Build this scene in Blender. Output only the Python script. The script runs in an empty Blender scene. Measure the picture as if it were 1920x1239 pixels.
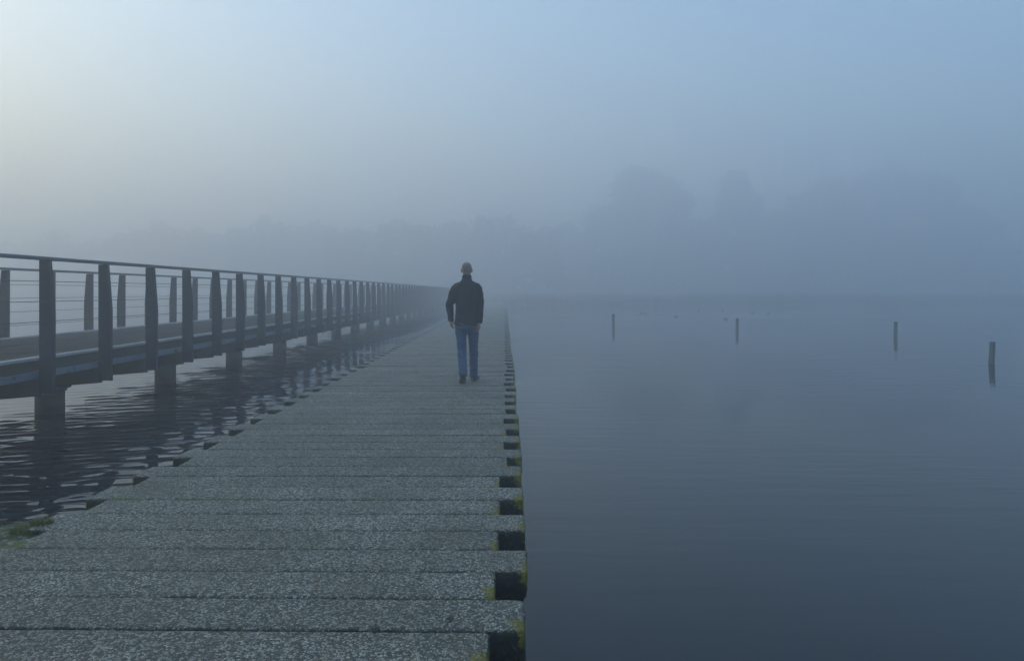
import bpy, bmesh, math, random
import numpy as np
from mathutils import Vector, Matrix, noise as mnoise

random.seed(7)
rng = np.random.default_rng(11)
scene = bpy.context.scene
COL = scene.collection
PI = math.pi

# ------------------------------------------------------------------ camera
CAM_H = 1.36                       # eye height above the boards
cd = bpy.data.cameras.new('camera')
cd.sensor_width = 36.0
cd.lens = 36.0 * 1345 / 1920
cd.shift_y = -72.5 / 1920
cd.clip_start = 0.05
cd.clip_end = 3000
cam = bpy.data.objects.new('camera', cd)
COL.objects.link(cam)
cam.location = (0, 0, CAM_H)
cam.rotation_euler = (PI / 2, 0, 0)
scene.camera = cam

# ------------------------------------------------------------------ sky and sun
SUN_EL, SUN_AZ = math.radians(10), math.radians(-67)      # azimuth from +Y towards +X
w = bpy.data.worlds.new('World')
scene.world = w
w.use_nodes = True
wn, wl = w.node_tree.nodes, w.node_tree.links
wn.clear()
sky = wn.new('ShaderNodeTexSky')
sky.sky_type = 'NISHITA'
sky.sun_disc = False
sky.sun_elevation = SUN_EL
sky.sun_rotation = SUN_AZ
sky.air_density = 1.5
sky.dust_density = 1.2
sky.ozone_density = 5
bg = wn.new('ShaderNodeBackground')
bg.inputs['Strength'].default_value = 0.10
wo = wn.new('ShaderNodeOutputWorld')
wl.new(sky.outputs[0], bg.inputs[0])
wl.new(bg.outputs[0], wo.inputs[0])

sd = bpy.data.lights.new('sun', 'SUN')
sd.energy = 1.5
sd.angle = math.radians(14)
sd.color = (1.0, 0.71, 0.20)
sun = bpy.data.objects.new('sun', sd)
COL.objects.link(sun)
sdir = Vector((math.sin(SUN_AZ) * math.cos(SUN_EL), math.cos(SUN_AZ) * math.cos(SUN_EL), math.sin(SUN_EL)))
sun.rotation_euler = (-sdir).to_track_quat('-Z', 'Y').to_euler()

vs = scene.view_settings
vs.view_transform = 'Standard'
vs.look = 'None'
vs.exposure = 2.22
vs.gamma = 1.0
vs.use_curve_mapping = False
cy = scene.cycles
cy.max_bounces = 8
cy.diffuse_bounces = 3
cy.glossy_bounces = 4
cy.volume_bounces = 4
cy.use_denoising = True

HAZE_DENSITY = 0.0185
WATER_Z = -0.43

# ------------------------------------------------------------------ helpers
def link(o, parent=None):
    COL.objects.link(o)
    if parent is not None:
        o.parent = parent
    return o


def tag(o, label=None, cat=None, group=None, kind=None):
    if label: o['label'] = label
    if cat: o['category'] = cat
    if group: o['group'] = group
    if kind: o['kind'] = kind
    return o


def empty(name, loc=(0, 0, 0)):
    o = bpy.data.objects.new(name, None)
    o.location = loc
    o.empty_display_size = 0.2
    COL.objects.link(o)
    return o


def mesh_np(name, verts, faces, mat=None, smooth=False):
    me = bpy.data.meshes.new(name)
    me.from_pydata([tuple(v) for v in verts], [], [tuple(f) for f in faces])
    me.update()
    if mat: me.materials.append(mat)
    if smooth:
        me.polygons.foreach_set('use_smooth', [True] * len(me.polygons))
    return me


def quads_np(name, verts, quads, mat=None, smooth=False):
    """fast path: verts (n,3), quads (m,4)"""
    verts = np.asarray(verts, dtype=np.float32)
    quads = np.asarray(quads, dtype=np.int32)
    me = bpy.data.meshes.new(name)
    me.vertices.add(len(verts))
    me.vertices.foreach_set('co', verts.ravel())
    m = len(quads)
    me.loops.add(m * 4)
    me.loops.foreach_set('vertex_index', quads.ravel())
    me.polygons.add(m)
    me.polygons.foreach_set('loop_start', np.arange(0, m * 4, 4, dtype=np.int32))
    me.update(calc_edges=True)
    me.validate()
    if smooth:
        me.polygons.foreach_set('use_smooth', np.ones(len(me.polygons), dtype=bool))
    if mat: me.materials.append(mat)
    return me


def obj(name, me, parent=None, loc=None):
    o = bpy.data.objects.new(name, me)
    if loc is not None: o.location = loc
    return link(o, parent)


def bm_box(bm, lo, hi, bevel=0.0):
    lo, hi = Vector(lo), Vector(hi)
    r = bmesh.ops.create_cube(bm, size=1.0)
    vs_ = r['verts']
    for v in vs_:
        v.co = Vector((lo[i] + (v.co[i] + 0.5) * (hi[i] - lo[i]) for i in range(3)))
    if bevel > 0:
        es = list({e for v in vs_ for e in v.link_edges})
        bmesh.ops.bevel(bm, geom=es, offset=bevel, segments=1, affect='EDGES')


def bm_to_mesh(name, bm, mat=None, smooth=False):
    bmesh.ops.recalc_face_normals(bm, faces=bm.faces)
    me = bpy.data.meshes.new(name)
    bm.to_mesh(me)
    bm.free()
    if mat: me.materials.append(mat)
    if smooth:
        me.polygons.foreach_set('use_smooth', [True] * len(me.polygons))
    return me


def tube_geo(pts, radii, n=10, cap=True, flat=None):
    """rings of n verts round a polyline; radii = r or (rx, ry). flat: fixed reference 'up' vector"""
    V, F = [], []
    pts = [Vector(p) for p in pts]
    ref = Vector(flat) if flat is not None else None
    for i, p in enumerate(pts):
        if i == 0: t = pts[1] - pts[0]
        elif i == len(pts) - 1: t = pts[-1] - pts[-2]
        else: t = pts[i + 1] - pts[i - 1]
        t.normalize()
        r0 = ref if ref is not None else (Vector((1, 0, 0)) if abs(t.x) < 0.9 else Vector((0, 1, 0)))
        a = (r0 - t * r0.dot(t)).normalized()
        b = t.cross(a)
        r = radii[i]
        rx, ry = (r, r) if not isinstance(r, (tuple, list)) else r
        for k in range(n):
            th = 2 * PI * k / n
            V.append(p + a * (rx * math.cos(th)) + b * (ry * math.sin(th)))
    for i in range(len(pts) - 1):
        for k in range(n):
            k2 = (k + 1) % n
            F.append((i * n + k, i * n + k2, (i + 1) * n + k2, (i + 1) * n + k))
    if cap:
        F.append(tuple(range(n - 1, -1, -1)))
        base = (len(pts) - 1) * n
        F.append(tuple(base + k for k in range(n)))
    return V, F


def merge_geo(parts):
    V, F = [], []
    for v, f in parts:
        o = len(V)
        V += list(v)
        F += [tuple(i + o for i in q) for q in f]
    return V, F


# ------------------------------------------------------------------ materials
def new_mat(name):
    m = bpy.data.materials.new(name)
    m.use_nodes = True
    nt = m.node_tree
    p = nt.nodes['Principled BSDF']
    return m, nt, nt.nodes, nt.links, p


def N(nt, kind, **kw):
    n = nt.nodes.new(kind)
    for k, v in kw.items():
        if k in n.inputs.keys():
            n.inputs[k].default_value = v
        else:
            setattr(n, k, v)
    return n


def ramp(nt, stops):
    r = nt.nodes.new('ShaderNodeValToRGB')
    e = r.color_ramp.elements
    while len(e) < len(stops): e.new(0.5)
    for el, (pos, c) in zip(e, stops):
        el.position = pos
        el.color = (*c, 1) if len(c) == 3 else c
    return r


def mix(nt, fac, a, b):
    m = nt.nodes.new('ShaderNodeMix')
    m.data_type = 'RGBA'
    for sock, val in ((m.inputs[0], fac), (m.inputs[6], a), (m.inputs[7], b)):
        if hasattr(val, 'is_output'): nt.links.new(val, sock)
        elif isinstance(val, (int, float)): sock.default_value = val
        else: sock.default_value = (*val, 1)
    return m.outputs[2]


def mix_mul(nt, a, b):
    m = nt.nodes.new('ShaderNodeMix')
    m.data_type = 'RGBA'
    m.blend_type = 'MULTIPLY'
    m.inputs[0].default_value = 1.0
    nt.links.new(a, m.inputs[6])
    m.inputs[7].default_value = (*b, 1)
    return m.outputs[2]


def math_n(nt, op, a, b=None, clamp=False):
    m = nt.nodes.new('ShaderNodeMath')
    m.operation = op
    m.use_clamp = clamp
    for sock, val in ((m.inputs[0], a), (m.inputs[1], b)):
        if val is None: continue
        if hasattr(val, 'is_output'): nt.links.new(val, sock)
        else: sock.default_value = val
    return m.outputs[0]


def worn(name, c1, c2, scale=3.0, rough=0.6, metal=0.0, stretch=(1, 1, 1), bump=0.15, bscale=40, speck=None, coord='pos', spec=0.5):
    m, nt, nodes, links, p = new_mat(name)
    if coord == 'pos':
        src = N(nt, 'ShaderNodeNewGeometry').outputs['Position']
    else:
        src = N(nt, 'ShaderNodeTexCoord').outputs['Object']
    mp = N(nt, 'ShaderNodeMapping')
    mp.inputs['Scale'].default_value = stretch
    links.new(src, mp.inputs['Vector'])
    nz = N(nt, 'ShaderNodeTexNoise', Scale=scale, Detail=6.0, Roughness=0.65)
    links.new(mp.outputs[0], nz.inputs['Vector'])
    r = ramp(nt, [(0.3, c1), (0.7, c2)])
    links.new(nz.outputs['Fac'], r.inputs[0])
    colr = r.outputs[0]
    if speck:
        n2 = N(nt, 'ShaderNodeTexNoise', Scale=scale * 6, Detail=4.0, Roughness=0.7)
        links.new(mp.outputs[0], n2.inputs['Vector'])
        rr = ramp(nt, [(0.56, (0, 0, 0)), (0.68, (1, 1, 1))])
        links.new(n2.outputs['Fac'], rr.inputs[0])
        colr = mix(nt, rr.outputs[0], colr, speck)
    links.new(colr, p.inputs['Base Color'])
    p.inputs['Roughness'].default_value = rough
    p.inputs['Metallic'].default_value = metal
    p.inputs['Specular IOR Level'].default_value = spec
    b = N(nt, 'ShaderNodeTexNoise', Scale=bscale, Detail=5.0)
    links.new(mp.outputs[0], b.inputs['Vector'])
    bp = N(nt, 'ShaderNodeBump', Strength=bump, Distance=0.01)
    links.new(b.outputs['Fac'], bp.inputs['Height'])
    links.new(bp.outputs[0], p.inputs['Normal'])
    return m


def make_plank_mat():
    """exposed-aggregate concrete: washed pebbles on top, smooth cement sides with their shade painted in dark, lichen at the ends"""
    m, nt, nodes, links, p = new_mat('aggregate_concrete')
    geo = N(nt, 'ShaderNodeNewGeometry')
    pos = geo.outputs['Position']
    # warp a little so cells are not round
    vor = N(nt, 'ShaderNodeTexVoronoi', Scale=92.0, Randomness=1.0)
    links.new(pos, vor.inputs['Vector'])
    ved = N(nt, 'ShaderNodeTexVoronoi', Scale=92.0, Randomness=1.0)
    ved.feature = 'DISTANCE_TO_EDGE'
    links.new(pos, ved.inputs['Vector'])
    sep = N(nt, 'ShaderNodeSeparateColor')
    links.new(vor.outputs['Color'], sep.inputs[0])
    peb = ramp(nt, [(0.0, (0.035, 0.036, 0.034)), (0.28, (0.085, 0.087, 0.08)), (0.5, (0.24, 0.235, 0.22)),
                    (0.74, (0.44, 0.435, 0.42)), (0.93, (0.53, 0.53, 0.51)), (1.0, (0.62, 0.62, 0.60))])
    links.new(sep.outputs[0], peb.inputs[0])
    tint = ramp(nt, [(0.0, (0.24, 0.20, 0.14)), (0.22, (0.22, 0.215, 0.20)), (0.75, (0.22, 0.225, 0.23)), (1.0, (0.16, 0.19, 0.20))])
    links.new(sep.outputs[1], tint.inputs[0])
    c = mix(nt, 0.2, peb.outputs[0], tint.outputs[0])
    edge = ramp(nt, [(0.0, (0, 0, 0)), (0.16, (1, 1, 1))])
    links.new(ved.outputs['Distance'], edge.inputs[0])
    c = mix(nt, edge.outputs[0], (0.028, 0.030, 0.026), c)
    # broad grime
    gz = N(nt, 'ShaderNodeTexNoise', Scale=1.7, Detail=6.0, Roughness=0.6)
    links.new(pos, gz.inputs['Vector'])
    gr = ramp(nt, [(0.36, (0, 0, 0)), (0.66, (1, 1, 1))])
    links.new(gz.outputs['Fac'], gr.inputs[0])
    gm = math_n(nt, 'MULTIPLY', gr.outputs[0], 0.5)
    c = mix(nt, gm, c, (0.075, 0.078, 0.058))
    c = mix_mul(nt, c, (1.20, 1.10, 0.90))
    # one tone per plank
    oi = N(nt, 'ShaderNodeObjectInfo')
    hv = N(nt, 'ShaderNodeHueSaturation')
    mr = N(nt, 'ShaderNodeMapRange')
    mr.inputs['To Min'].default_value = 0.90
    mr.inputs['To Max'].default_value = 1.08
    links.new(oi.outputs['Random'], mr.inputs['Value'])
    links.new(mr.outputs[0], hv.inputs['Value'])
    links.new(c, hv.inputs['Color'])
    c = hv.outputs[0]
    # dirt and algae washed along the joints, broken up
    dt = N(nt, 'ShaderNodeAttribute', attribute_name='dirt')
    dz = N(nt, 'ShaderNodeTexNoise', Scale=6.0, Detail=6.0, Roughness=0.7)
    links.new(pos, dz.inputs['Vector'])
    dr = ramp(nt, [(0.42, (0.15, 0.15, 0.15)), (0.62, (1, 1, 1))])
    links.new(dz.outputs['Fac'], dr.inputs[0])
    df = math_n(nt, 'MULTIPLY', math_n(nt, 'MULTIPLY', dt.outputs['Fac'], dr.outputs[0]), 0.6)
    c = mix(nt, df, c, (0.030, 0.031, 0.018))
    # sides: smooth cement, shade of the notches painted in as dark colour
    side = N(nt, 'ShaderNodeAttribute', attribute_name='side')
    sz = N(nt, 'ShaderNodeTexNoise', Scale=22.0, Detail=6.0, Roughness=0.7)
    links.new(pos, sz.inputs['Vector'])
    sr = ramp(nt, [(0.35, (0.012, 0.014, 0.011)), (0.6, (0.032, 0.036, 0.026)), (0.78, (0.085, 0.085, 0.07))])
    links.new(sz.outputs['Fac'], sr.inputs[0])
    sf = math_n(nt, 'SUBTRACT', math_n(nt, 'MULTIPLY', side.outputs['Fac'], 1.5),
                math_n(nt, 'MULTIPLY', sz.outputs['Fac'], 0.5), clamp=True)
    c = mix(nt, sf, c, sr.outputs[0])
    # yellow lichen on the ends
    en = N(nt, 'ShaderNodeAttribute', attribute_name='lichen')
    lz = N(nt, 'ShaderNodeTexNoise', Scale=9.0, Detail=7.0, Roughness=0.72)
    links.new(pos, lz.inputs['Vector'])
    lf = math_n(nt, 'ADD', math_n(nt, 'MULTIPLY', en.outputs['Fac'], 0.62), math_n(nt, 'SUBTRACT', lz.outputs['Fac'], 0.985))
    lr = ramp(nt, [(0.0, (0, 0, 0)), (0.05, (1, 1, 1))])
    links.new(lf, lr.inputs[0])
    l2 = N(nt, 'ShaderNodeTexNoise', Scale=60.0, Detail=4.0)
    links.new(pos, l2.inputs['Vector'])
    lcol = ramp(nt, [(0.3, (0.07, 0.062, 0.012)), (0.55, (0.22, 0.17, 0.022)), (0.75, (0.34, 0.265, 0.035))])
    links.new(l2.outputs['Fac'], lcol.inputs[0])
    lm = math_n(nt, 'MULTIPLY', lr.outputs[0], 0.9)
    c = mix(nt, lm, c, lcol.outputs[0])
    links.new(c, p.inputs['Base Color'])
    p.inputs['Roughness'].default_value = 0.72
    p.inputs['Specular IOR Level'].default_value = 0.3
    hgt = math_n(nt, 'SUBTRACT', 0.8, vor.outputs['Distance'])
    bp = N(nt, 'ShaderNodeBump', Strength=0.8, Distance=0.006)
    links.new(hgt, bp.inputs['Height'])
    links.new(bp.outputs[0], p.inputs['Normal'])
    return m


def make_water_mat():
    m, nt, nodes, links, p = new_mat('lake_water')
    geo = N(nt, 'ShaderNodeNewGeometry')
    sx = N(nt, 'ShaderNodeSeparateXYZ')
    links.new(geo.outputs['Position'], sx.inputs[0])
    p.inputs['Base Color'].default_value = (0.009, 0.014, 0.018, 1)
    p.inputs['Roughness'].default_value = 0.012
    p.inputs['IOR'].default_value = 1.333
    # fine ripples: long crests across the view, patchy
    mp = N(nt, 'ShaderNodeMapping')
    mp.inputs['Rotation'].default_value = (0, 0, math.radians(-8))
    mp.inputs['Scale'].default_value = (0.55, 2.6, 1.0)
    links.new(geo.outputs['Position'], mp.inputs['Vector'])
    n1 = N(nt, 'ShaderNodeTexNoise', Scale=1.6, Detail=3.0, Roughness=0.5)
    links.new(mp.outputs[0], n1.inputs['Vector'])
    n2 = N(nt, 'ShaderNodeTexNoise', Scale=0.16, Detail=3.0, Roughness=0.55)
    links.new(geo.outputs['Position'], n2.inputs['Vector'])
    patch = ramp(nt, [(0.40, (0.12, 0.12, 0.12)), (0.62, (1, 1, 1))])
    links.new(n2.outputs['Fac'], patch.inputs[0])
    # the displaced reach beside the boardwalk has real waves and needs no relief
    off = math_n(nt, 'ABSOLUTE', math_n(nt, 'ADD', sx.outputs['X'], 5.5))
    k = math_n(nt, 'SUBTRACT', off, 3.6, clamp=True)
    h = math_n(nt, 'MULTIPLY', math_n(nt, 'MULTIPLY', n1.outputs['Fac'], patch.outputs[0]), k)
    bp = N(nt, 'ShaderNodeBump', Strength=1.0, Distance=0.010)
    links.new(h, bp.inputs['Height'])
    links.new(bp.outputs[0], p.inputs['Normal'])
    return m


def make_leaf_mat(name, a, b):
    m, nt, nodes, links, p = new_mat(name)
    nz = N(nt, 'ShaderNodeTexNoise', Scale=0.9, Detail=4.0)
    links.new(N(nt, 'ShaderNodeNewGeometry').outputs['Position'], nz.inputs['Vector'])
    r = ramp(nt, [(0.35, a), (0.65, b)])
    links.new(nz.outputs['Fac'], r.inputs[0])
    links.new(r.outputs[0], p.inputs['Base Color'])
    p.inputs['Roughness'].default_value = 0.7
    return m


M = {}
M['plank'] = make_plank_mat()
M['water'] = make_water_mat()
M['steel'] = worn('painted_steel', (0.010, 0.021, 0.036), (0.030, 0.050, 0.076), 2.2, 0.55, 0.0, (1, 1, 0.35), 0.12, 60, (0.030, 0.034, 0.040), spec=0.3)
M['rail'] = worn('rail_steel', (0.06, 0.085, 0.11), (0.11, 0.145, 0.175), 1.6, 0.42, 0.25, (1, 1, 1), 0.08, 60)
M['beam'] = worn('galvanised_beam', (0.11, 0.15, 0.20), (0.18, 0.235, 0.29), 1.8, 0.45, 0.3, (1, 0.6, 1), 0.08, 50, (0.05, 0.05, 0.05))
M['cross'] = worn('cross_beam_steel', (0.030, 0.038, 0.046), (0.065, 0.078, 0.09), 2.5, 0.6, 0.0, (1, 1, 1), 0.1, 60)
M['cable'] = worn('wire_rope', (0.05, 0.055, 0.06), (0.11, 0.115, 0.12), 30, 0.5, 0.6)
M['deck'] = worn('weathered_deck', (0.03, 0.03, 0.03), (0.075, 0.073, 0.07), 3.2, 0.95, 0.0, (6, 0.7, 1), 0.25, 25, (0.02, 0.02, 0.02), spec=0.05)
M['kerb'] = worn('kerb_timber', (0.26, 0.255, 0.24), (0.44, 0.43, 0.41), 4.0, 0.6, 0.0, (1, 0.4, 1), 0.2, 40)  # pale tone paints in the sky's sheen along the kerb top
M['edge'] = worn('edge_timber', (0.022, 0.021, 0.019), (0.05, 0.047, 0.042), 3.5, 0.75, 0.0, (1, 0.3, 4), 0.2, 40)
M['stake'] = worn('stake_wood', (0.05, 0.055, 0.035), (0.12, 0.12, 0.085), 12, 0.85, 0.0, (1, 1, 0.25), 0.5, 60)
M['leaf'] = make_leaf_mat('dark_foliage', (0.028, 0.042, 0.022), (0.07, 0.095, 0.045))
M['bark'] = worn('bark', (0.03, 0.026, 0.02), (0.08, 0.07, 0.055), 6, 0.9, 0.0, (1, 1, 0.3), 0.5, 30)
M['reed'] = make_leaf_mat('reed_stems', (0.06, 0.065, 0.03), (0.14, 0.13, 0.07))
M['grass'] = make_leaf_mat('grass_blades', (0.06, 0.085, 0.012), (0.20, 0.215, 0.035))
M['moss'] = worn('moss', (0.05, 0.065, 0.008), (0.20, 0.205, 0.022), 25, 0.95, 0.0, (1, 1, 1), 0.8, 150)
M['land'] = worn('bank_earth', (0.03, 0.035, 0.018), (0.07, 0.07, 0.04), 0.5, 0.95, 0.0, (1, 1, 1), 0.5, 3)
M['duck'] = worn('duck_plumage', (0.015, 0.014, 0.012), (0.05, 0.045, 0.038), 20, 0.7, coord='obj')


def make_pier_mat():
    """concrete pier: wet algae band just over the waterline (a tide mark fixed on the pier)"""
    m, nt, nodes, links, p = new_mat('pier_concrete')
    geo = N(nt, 'ShaderNodeNewGeometry')
    sx = N(nt, 'ShaderNodeSeparateXYZ')
    links.new(geo.outputs['Position'], sx.inputs[0])
    nz = N(nt, 'ShaderNodeTexNoise', Scale=5.0, Detail=6.0, Roughness=0.65)
    links.new(geo.outputs['Position'], nz.inputs['Vector'])
    r = ramp(nt, [(0.3, (0.055, 0.058, 0.055)), (0.7, (0.12, 0.122, 0.116))])
    links.new(nz.outputs['Fac'], r.inputs[0])
    k = math_n(nt, 'ADD', sx.outputs['Z'], math_n(nt, 'MULTIPLY', nz.outputs['Fac'], 0.16))
    mr = N(nt, 'ShaderNodeMapRange')
    mr.inputs['From Min'].default_value = WATER_Z + 0.14
    mr.inputs['From Max'].default_value = WATER_Z + 0.30
    mr.inputs['To Min'].default_value = 1
    mr.inputs['To Max'].default_value = 0
    links.new(k, mr.inputs['Value'])
    c = mix(nt, mr.outputs[0], r.outputs[0], (0.022, 0.021, 0.012))
    links.new(c, p.inputs['Base Color'])
    p.inputs['Roughness'].default_value = 0.7
    bp = N(nt, 'ShaderNodeBump', Strength=0.3, Distance=0.01)
    links.new(nz.outputs['Fac'], bp.inputs['Height'])
    links.new(bp.outputs[0], p.inputs['Normal'])
    return m


M['pier'] = make_pier_mat()

# ------------------------------------------------------------------ water
def wave_field(X, Y, n, lam0, lam1, main_deg, spread_deg, rms, seed):
    r = np.random.default_rng(seed)
    Z = np.zeros_like(X)
    for i in range(n):
        lam = math.exp(r.uniform(math.log(lam0), math.log(lam1)))
        k = 2 * PI / lam
        th = math.radians(main_deg + r.normal(0, spread_deg))
        a = (lam ** 1.15) * r.uniform(0.6, 1.3)
        Z += a * np.sin(k * (X * math.sin(th) + Y * math.cos(th)) + r.uniform(0, 2 * PI))
    return Z / Z.std() * rms


def sstep(a, b, x):
    t = np.clip((x - a) / (b - a), 0, 1)
    return t * t * (3 - 2 * t)


def build_water():
    X0, X1, Y0, Y1 = -15.0, -1.4, 1.0, 62.0
    xs = np.concatenate([np.arange(X0, -8.5, 0.1), np.arange(-8.5, X1 - 0.01, 0.028), [X1]])
    ys = [Y0]
    while ys[-1] < Y1:
        ys.append(ys[-1] + min(0.09, max(0.013, 0.0022 * ys[-1])))
    ys = np.array(ys)
    ys[-1] = Y1
    Xg, Yg = np.meshgrid(xs, ys)
    Z = wave_field(Xg, Yg, 70, 0.17, 0.46, -19, 10, 0.0043, 3)
    # gusts
    g = wave_field(Xg, Yg, 14, 0.9, 4.0, 30, 70, 1.0, 9)
    Z = Z * (0.97 + 0.16 * np.clip(g, -1.6, 1.6))
    s = 0.0043
    Z = Z + 0.25 * (Z * Z / s - s * 0.5)        # sharper crests, flatter troughs
    env = (0.30 + 0.70 * sstep(-7.8, -6.3, Xg)) * sstep(X0, X0 + 4, Xg) * (1 - sstep(-2.1, X1, Xg))
    env = env * (1 - sstep(40, Y1, Yg)) * sstep(Y0, Y0 + 1, Yg)
    Z = Z * env
    ny, nx = Xg.shape
    V = np.stack([Xg, Yg, Z], -1).reshape(-1, 3)
    idx = np.arange(ny * nx).reshape(ny, nx)
    Q = np.stack([idx[:-1, :-1], idx[:-1, 1:], idx[1:, 1:], idx[1:, :-1]], -1).reshape(-1, 4)
    B = 500.0
    ext = []
    def rect(x0, x1, y0, y1):
        ext.append([(x0, y0, 0), (x1, y0, 0), (x1, y1, 0), (x0, y1, 0)])
    rect(-B, X0, -60, B); rect(X1, B, -60, B); rect(X0, X1, -60, Y0); rect(X0, X1, Y1, B)
    ext = np.array(ext, dtype=float)
    base = len(V)
    V = np.vstack([V, ext.reshape(-1, 3)])
    Q = np.vstack([Q, base + np.arange(len(ext) * 4).reshape(-1, 4)])
    me = quads_np('water', V, Q, M['water'], True)
    o = obj('water', me, None, (0, 0, WATER_Z))
    tag(o, 'calm grey lake water under fog, rippled between boardwalk and footbridge', None, None, 'structure')


build_water()

# ------------------------------------------------------------------ far bank
SHORE = [(-480, 140), (-120, 132), (-60, 124), (-25, 114), (-13, 96), (-5, 86), (1, 86), (7, 92), (20, 95), (40, 97), (70, 104), (110, 122), (480, 160)]


def shore_y(x):
    xs = [p[0] for p in SHORE]; ys = [p[1] for p in SHORE]
    return float(np.interp(x, xs, ys)) + 1.2 * math.sin(x * 0.31) + 0.8 * math.sin(x * 0.83 + 1)


def build_bank():
    xs = np.concatenate([np.linspace(-480, -80, 30), np.linspace(-75, 80, 120), np.linspace(90, 480, 30)])
    V = []
    offs = [(-2.0, -0.85), (0.0, -0.40), (1.2, 0.05), (4, 0.45), (12, 0.8), (60, 1.4), (330, 2.0)]
    for x in xs:
        sy = shore_y(x)
        for d, z in offs:
            V.append((x, sy + d, z + 0.12 * mnoise.noise((x * 0.3, d * 0.3, 0))))
    n = len(offs)
    Q = [(i * n + j, (i + 1) * n + j, (i + 1) * n + j + 1, i * n + j + 1) for i in range(len(xs) - 1) for j in range(n - 1)]
    o = obj('far_bank', quads_np('far_bank', np.array(V), np.array(Q), M['land'], True))
    tag(o, 'low dark bank of the lake fading into fog', None, None, 'structure')


build_bank()

# ------------------------------------------------------------------ boardwalk
PITCH = 0.300
def path_heading(Y):
    return float(np.interp(Y, [-4, 2.5, 4.5, 7, 9.5, 300], [0.02, 0.018, 0.008, -0.004, -0.0105, -0.0105]))


def plank_mesh(L, seed, nseg, fine=False):
    r = random.Random(seed)
    hw, th, ch = 0.1465, 0.138, 0.011
    # cross-section (y, z) from bottom front round over the top to the bottom back; top at z=0
    top_n = 7 if fine else 1
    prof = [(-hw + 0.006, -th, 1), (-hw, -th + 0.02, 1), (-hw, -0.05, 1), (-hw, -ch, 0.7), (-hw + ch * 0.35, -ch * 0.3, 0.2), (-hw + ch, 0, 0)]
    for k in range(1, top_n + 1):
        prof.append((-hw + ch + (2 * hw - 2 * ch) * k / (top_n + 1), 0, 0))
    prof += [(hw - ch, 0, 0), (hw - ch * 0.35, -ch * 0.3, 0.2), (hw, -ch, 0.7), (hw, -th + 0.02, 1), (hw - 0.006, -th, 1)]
    n = len(prof)
    x0, x1 = -L / 2, L / 2
    xs = [(x0, 0.0, 0.9), (x0 + 0.004, 0.6, 0.9), (x0 + 0.016, 1.0, 0.8), (x0 + 0.05, 1.0, 0.62), (x0 + 0.13, 1.0, 0.2)]
    for k in range(1, nseg):
        xs.append((x0 + 0.13 + (L - 0.26) * k / nseg, 1.0, 0.0))
    xs += [(x1 - 0.13, 1.0, 0.3), (x1 - 0.05, 1.0, 0.78), (x1 - 0.016, 1.0, 0.95), (x1 - 0.004, 0.6, 1.0), (x1, 0.0, 1.0)]
    V, side, lich, dirt = [], [], [], []
    for i, (x, full, e) in enumerate(xs):
        inset = (1 - full) * 0.012
        endring = i in (0, len(xs) - 1)
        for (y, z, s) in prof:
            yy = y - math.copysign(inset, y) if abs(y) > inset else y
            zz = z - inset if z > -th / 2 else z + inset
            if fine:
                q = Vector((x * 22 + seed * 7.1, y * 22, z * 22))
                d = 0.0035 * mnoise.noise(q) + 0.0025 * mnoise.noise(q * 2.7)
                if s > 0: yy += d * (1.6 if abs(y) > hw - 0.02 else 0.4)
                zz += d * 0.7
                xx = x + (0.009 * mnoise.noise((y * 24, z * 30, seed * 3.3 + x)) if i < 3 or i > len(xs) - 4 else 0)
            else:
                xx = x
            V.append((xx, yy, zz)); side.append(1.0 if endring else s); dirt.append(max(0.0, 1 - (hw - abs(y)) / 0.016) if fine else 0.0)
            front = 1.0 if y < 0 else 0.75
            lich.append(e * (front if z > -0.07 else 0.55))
    F = []
    for i in range(len(xs) - 1):
        for k in range(n):
            k2 = (k + 1) % n
            F.append((i * n + k, i * n + k2, (i + 1) * n + k2, (i + 1) * n + k))
    F.append(tuple(range(n - 1, -1, -1)))
    F.append(tuple((len(xs) - 1) * n + k for k in range(n)))
    me = mesh_np('plank', V, F, M['plank'], False)
    bm = bmesh.new(); bm.from_mesh(me)
    bmesh.ops.recalc_face_normals(bm, faces=bm.faces)
    bm.to_mesh(me); bm.free()
    me.polygons.foreach_set('use_smooth', [True] * len(me.polygons))
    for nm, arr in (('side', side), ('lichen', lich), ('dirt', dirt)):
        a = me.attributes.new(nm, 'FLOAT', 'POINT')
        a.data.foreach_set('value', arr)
    return me


L_LONG, L_SHORT = 2.88, 2.58
boardwalk = empty('boardwalk', (0, 0, 0))
tag(boardwalk, 'straight boardwalk of staggered pebble concrete planks running into the fog', None, None, 'structure')
low_mesh = {True: [plank_mesh(L_LONG, s, 3) for s in range(2)], False: [plank_mesh(L_SHORT, s, 3) for s in range(2)]}
mid_mesh = {True: [plank_mesh(L_LONG, 10 + s, 26, True) for s in range(4)], False: [plank_mesh(L_SHORT, 20 + s, 26, True) for s in range(4)]}

# first seam whose front edge is at depth 1830/631 = 2.90 m belongs to a long plank (right end at x = 0.06)
PL = []
def walk_path():
    """plank centres: right-hand end line starts at (0.056, 2.9)"""
    pts = {}
    x, y = 0.056 - L_LONG / 2, 2.90 + PITCH / 2
    k = 0
    cx, cyy = x, y
    while cyy < 87.5:
        pts[k] = (cx, cyy, path_heading(cyy))
        h = path_heading(cyy)
        cx += PITCH * math.sin(h); cyy += PITCH * math.cos(h)
        k += 1
    cx, cyy, k = x, y, 0
    while cyy > -1.6:
        h = path_heading(cyy)
        cx -= PITCH * math.sin(h); cyy -= PITCH * math.cos(h)
        k -= 1
        pts[k] = (cx, cyy, h)
    return pts


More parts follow.
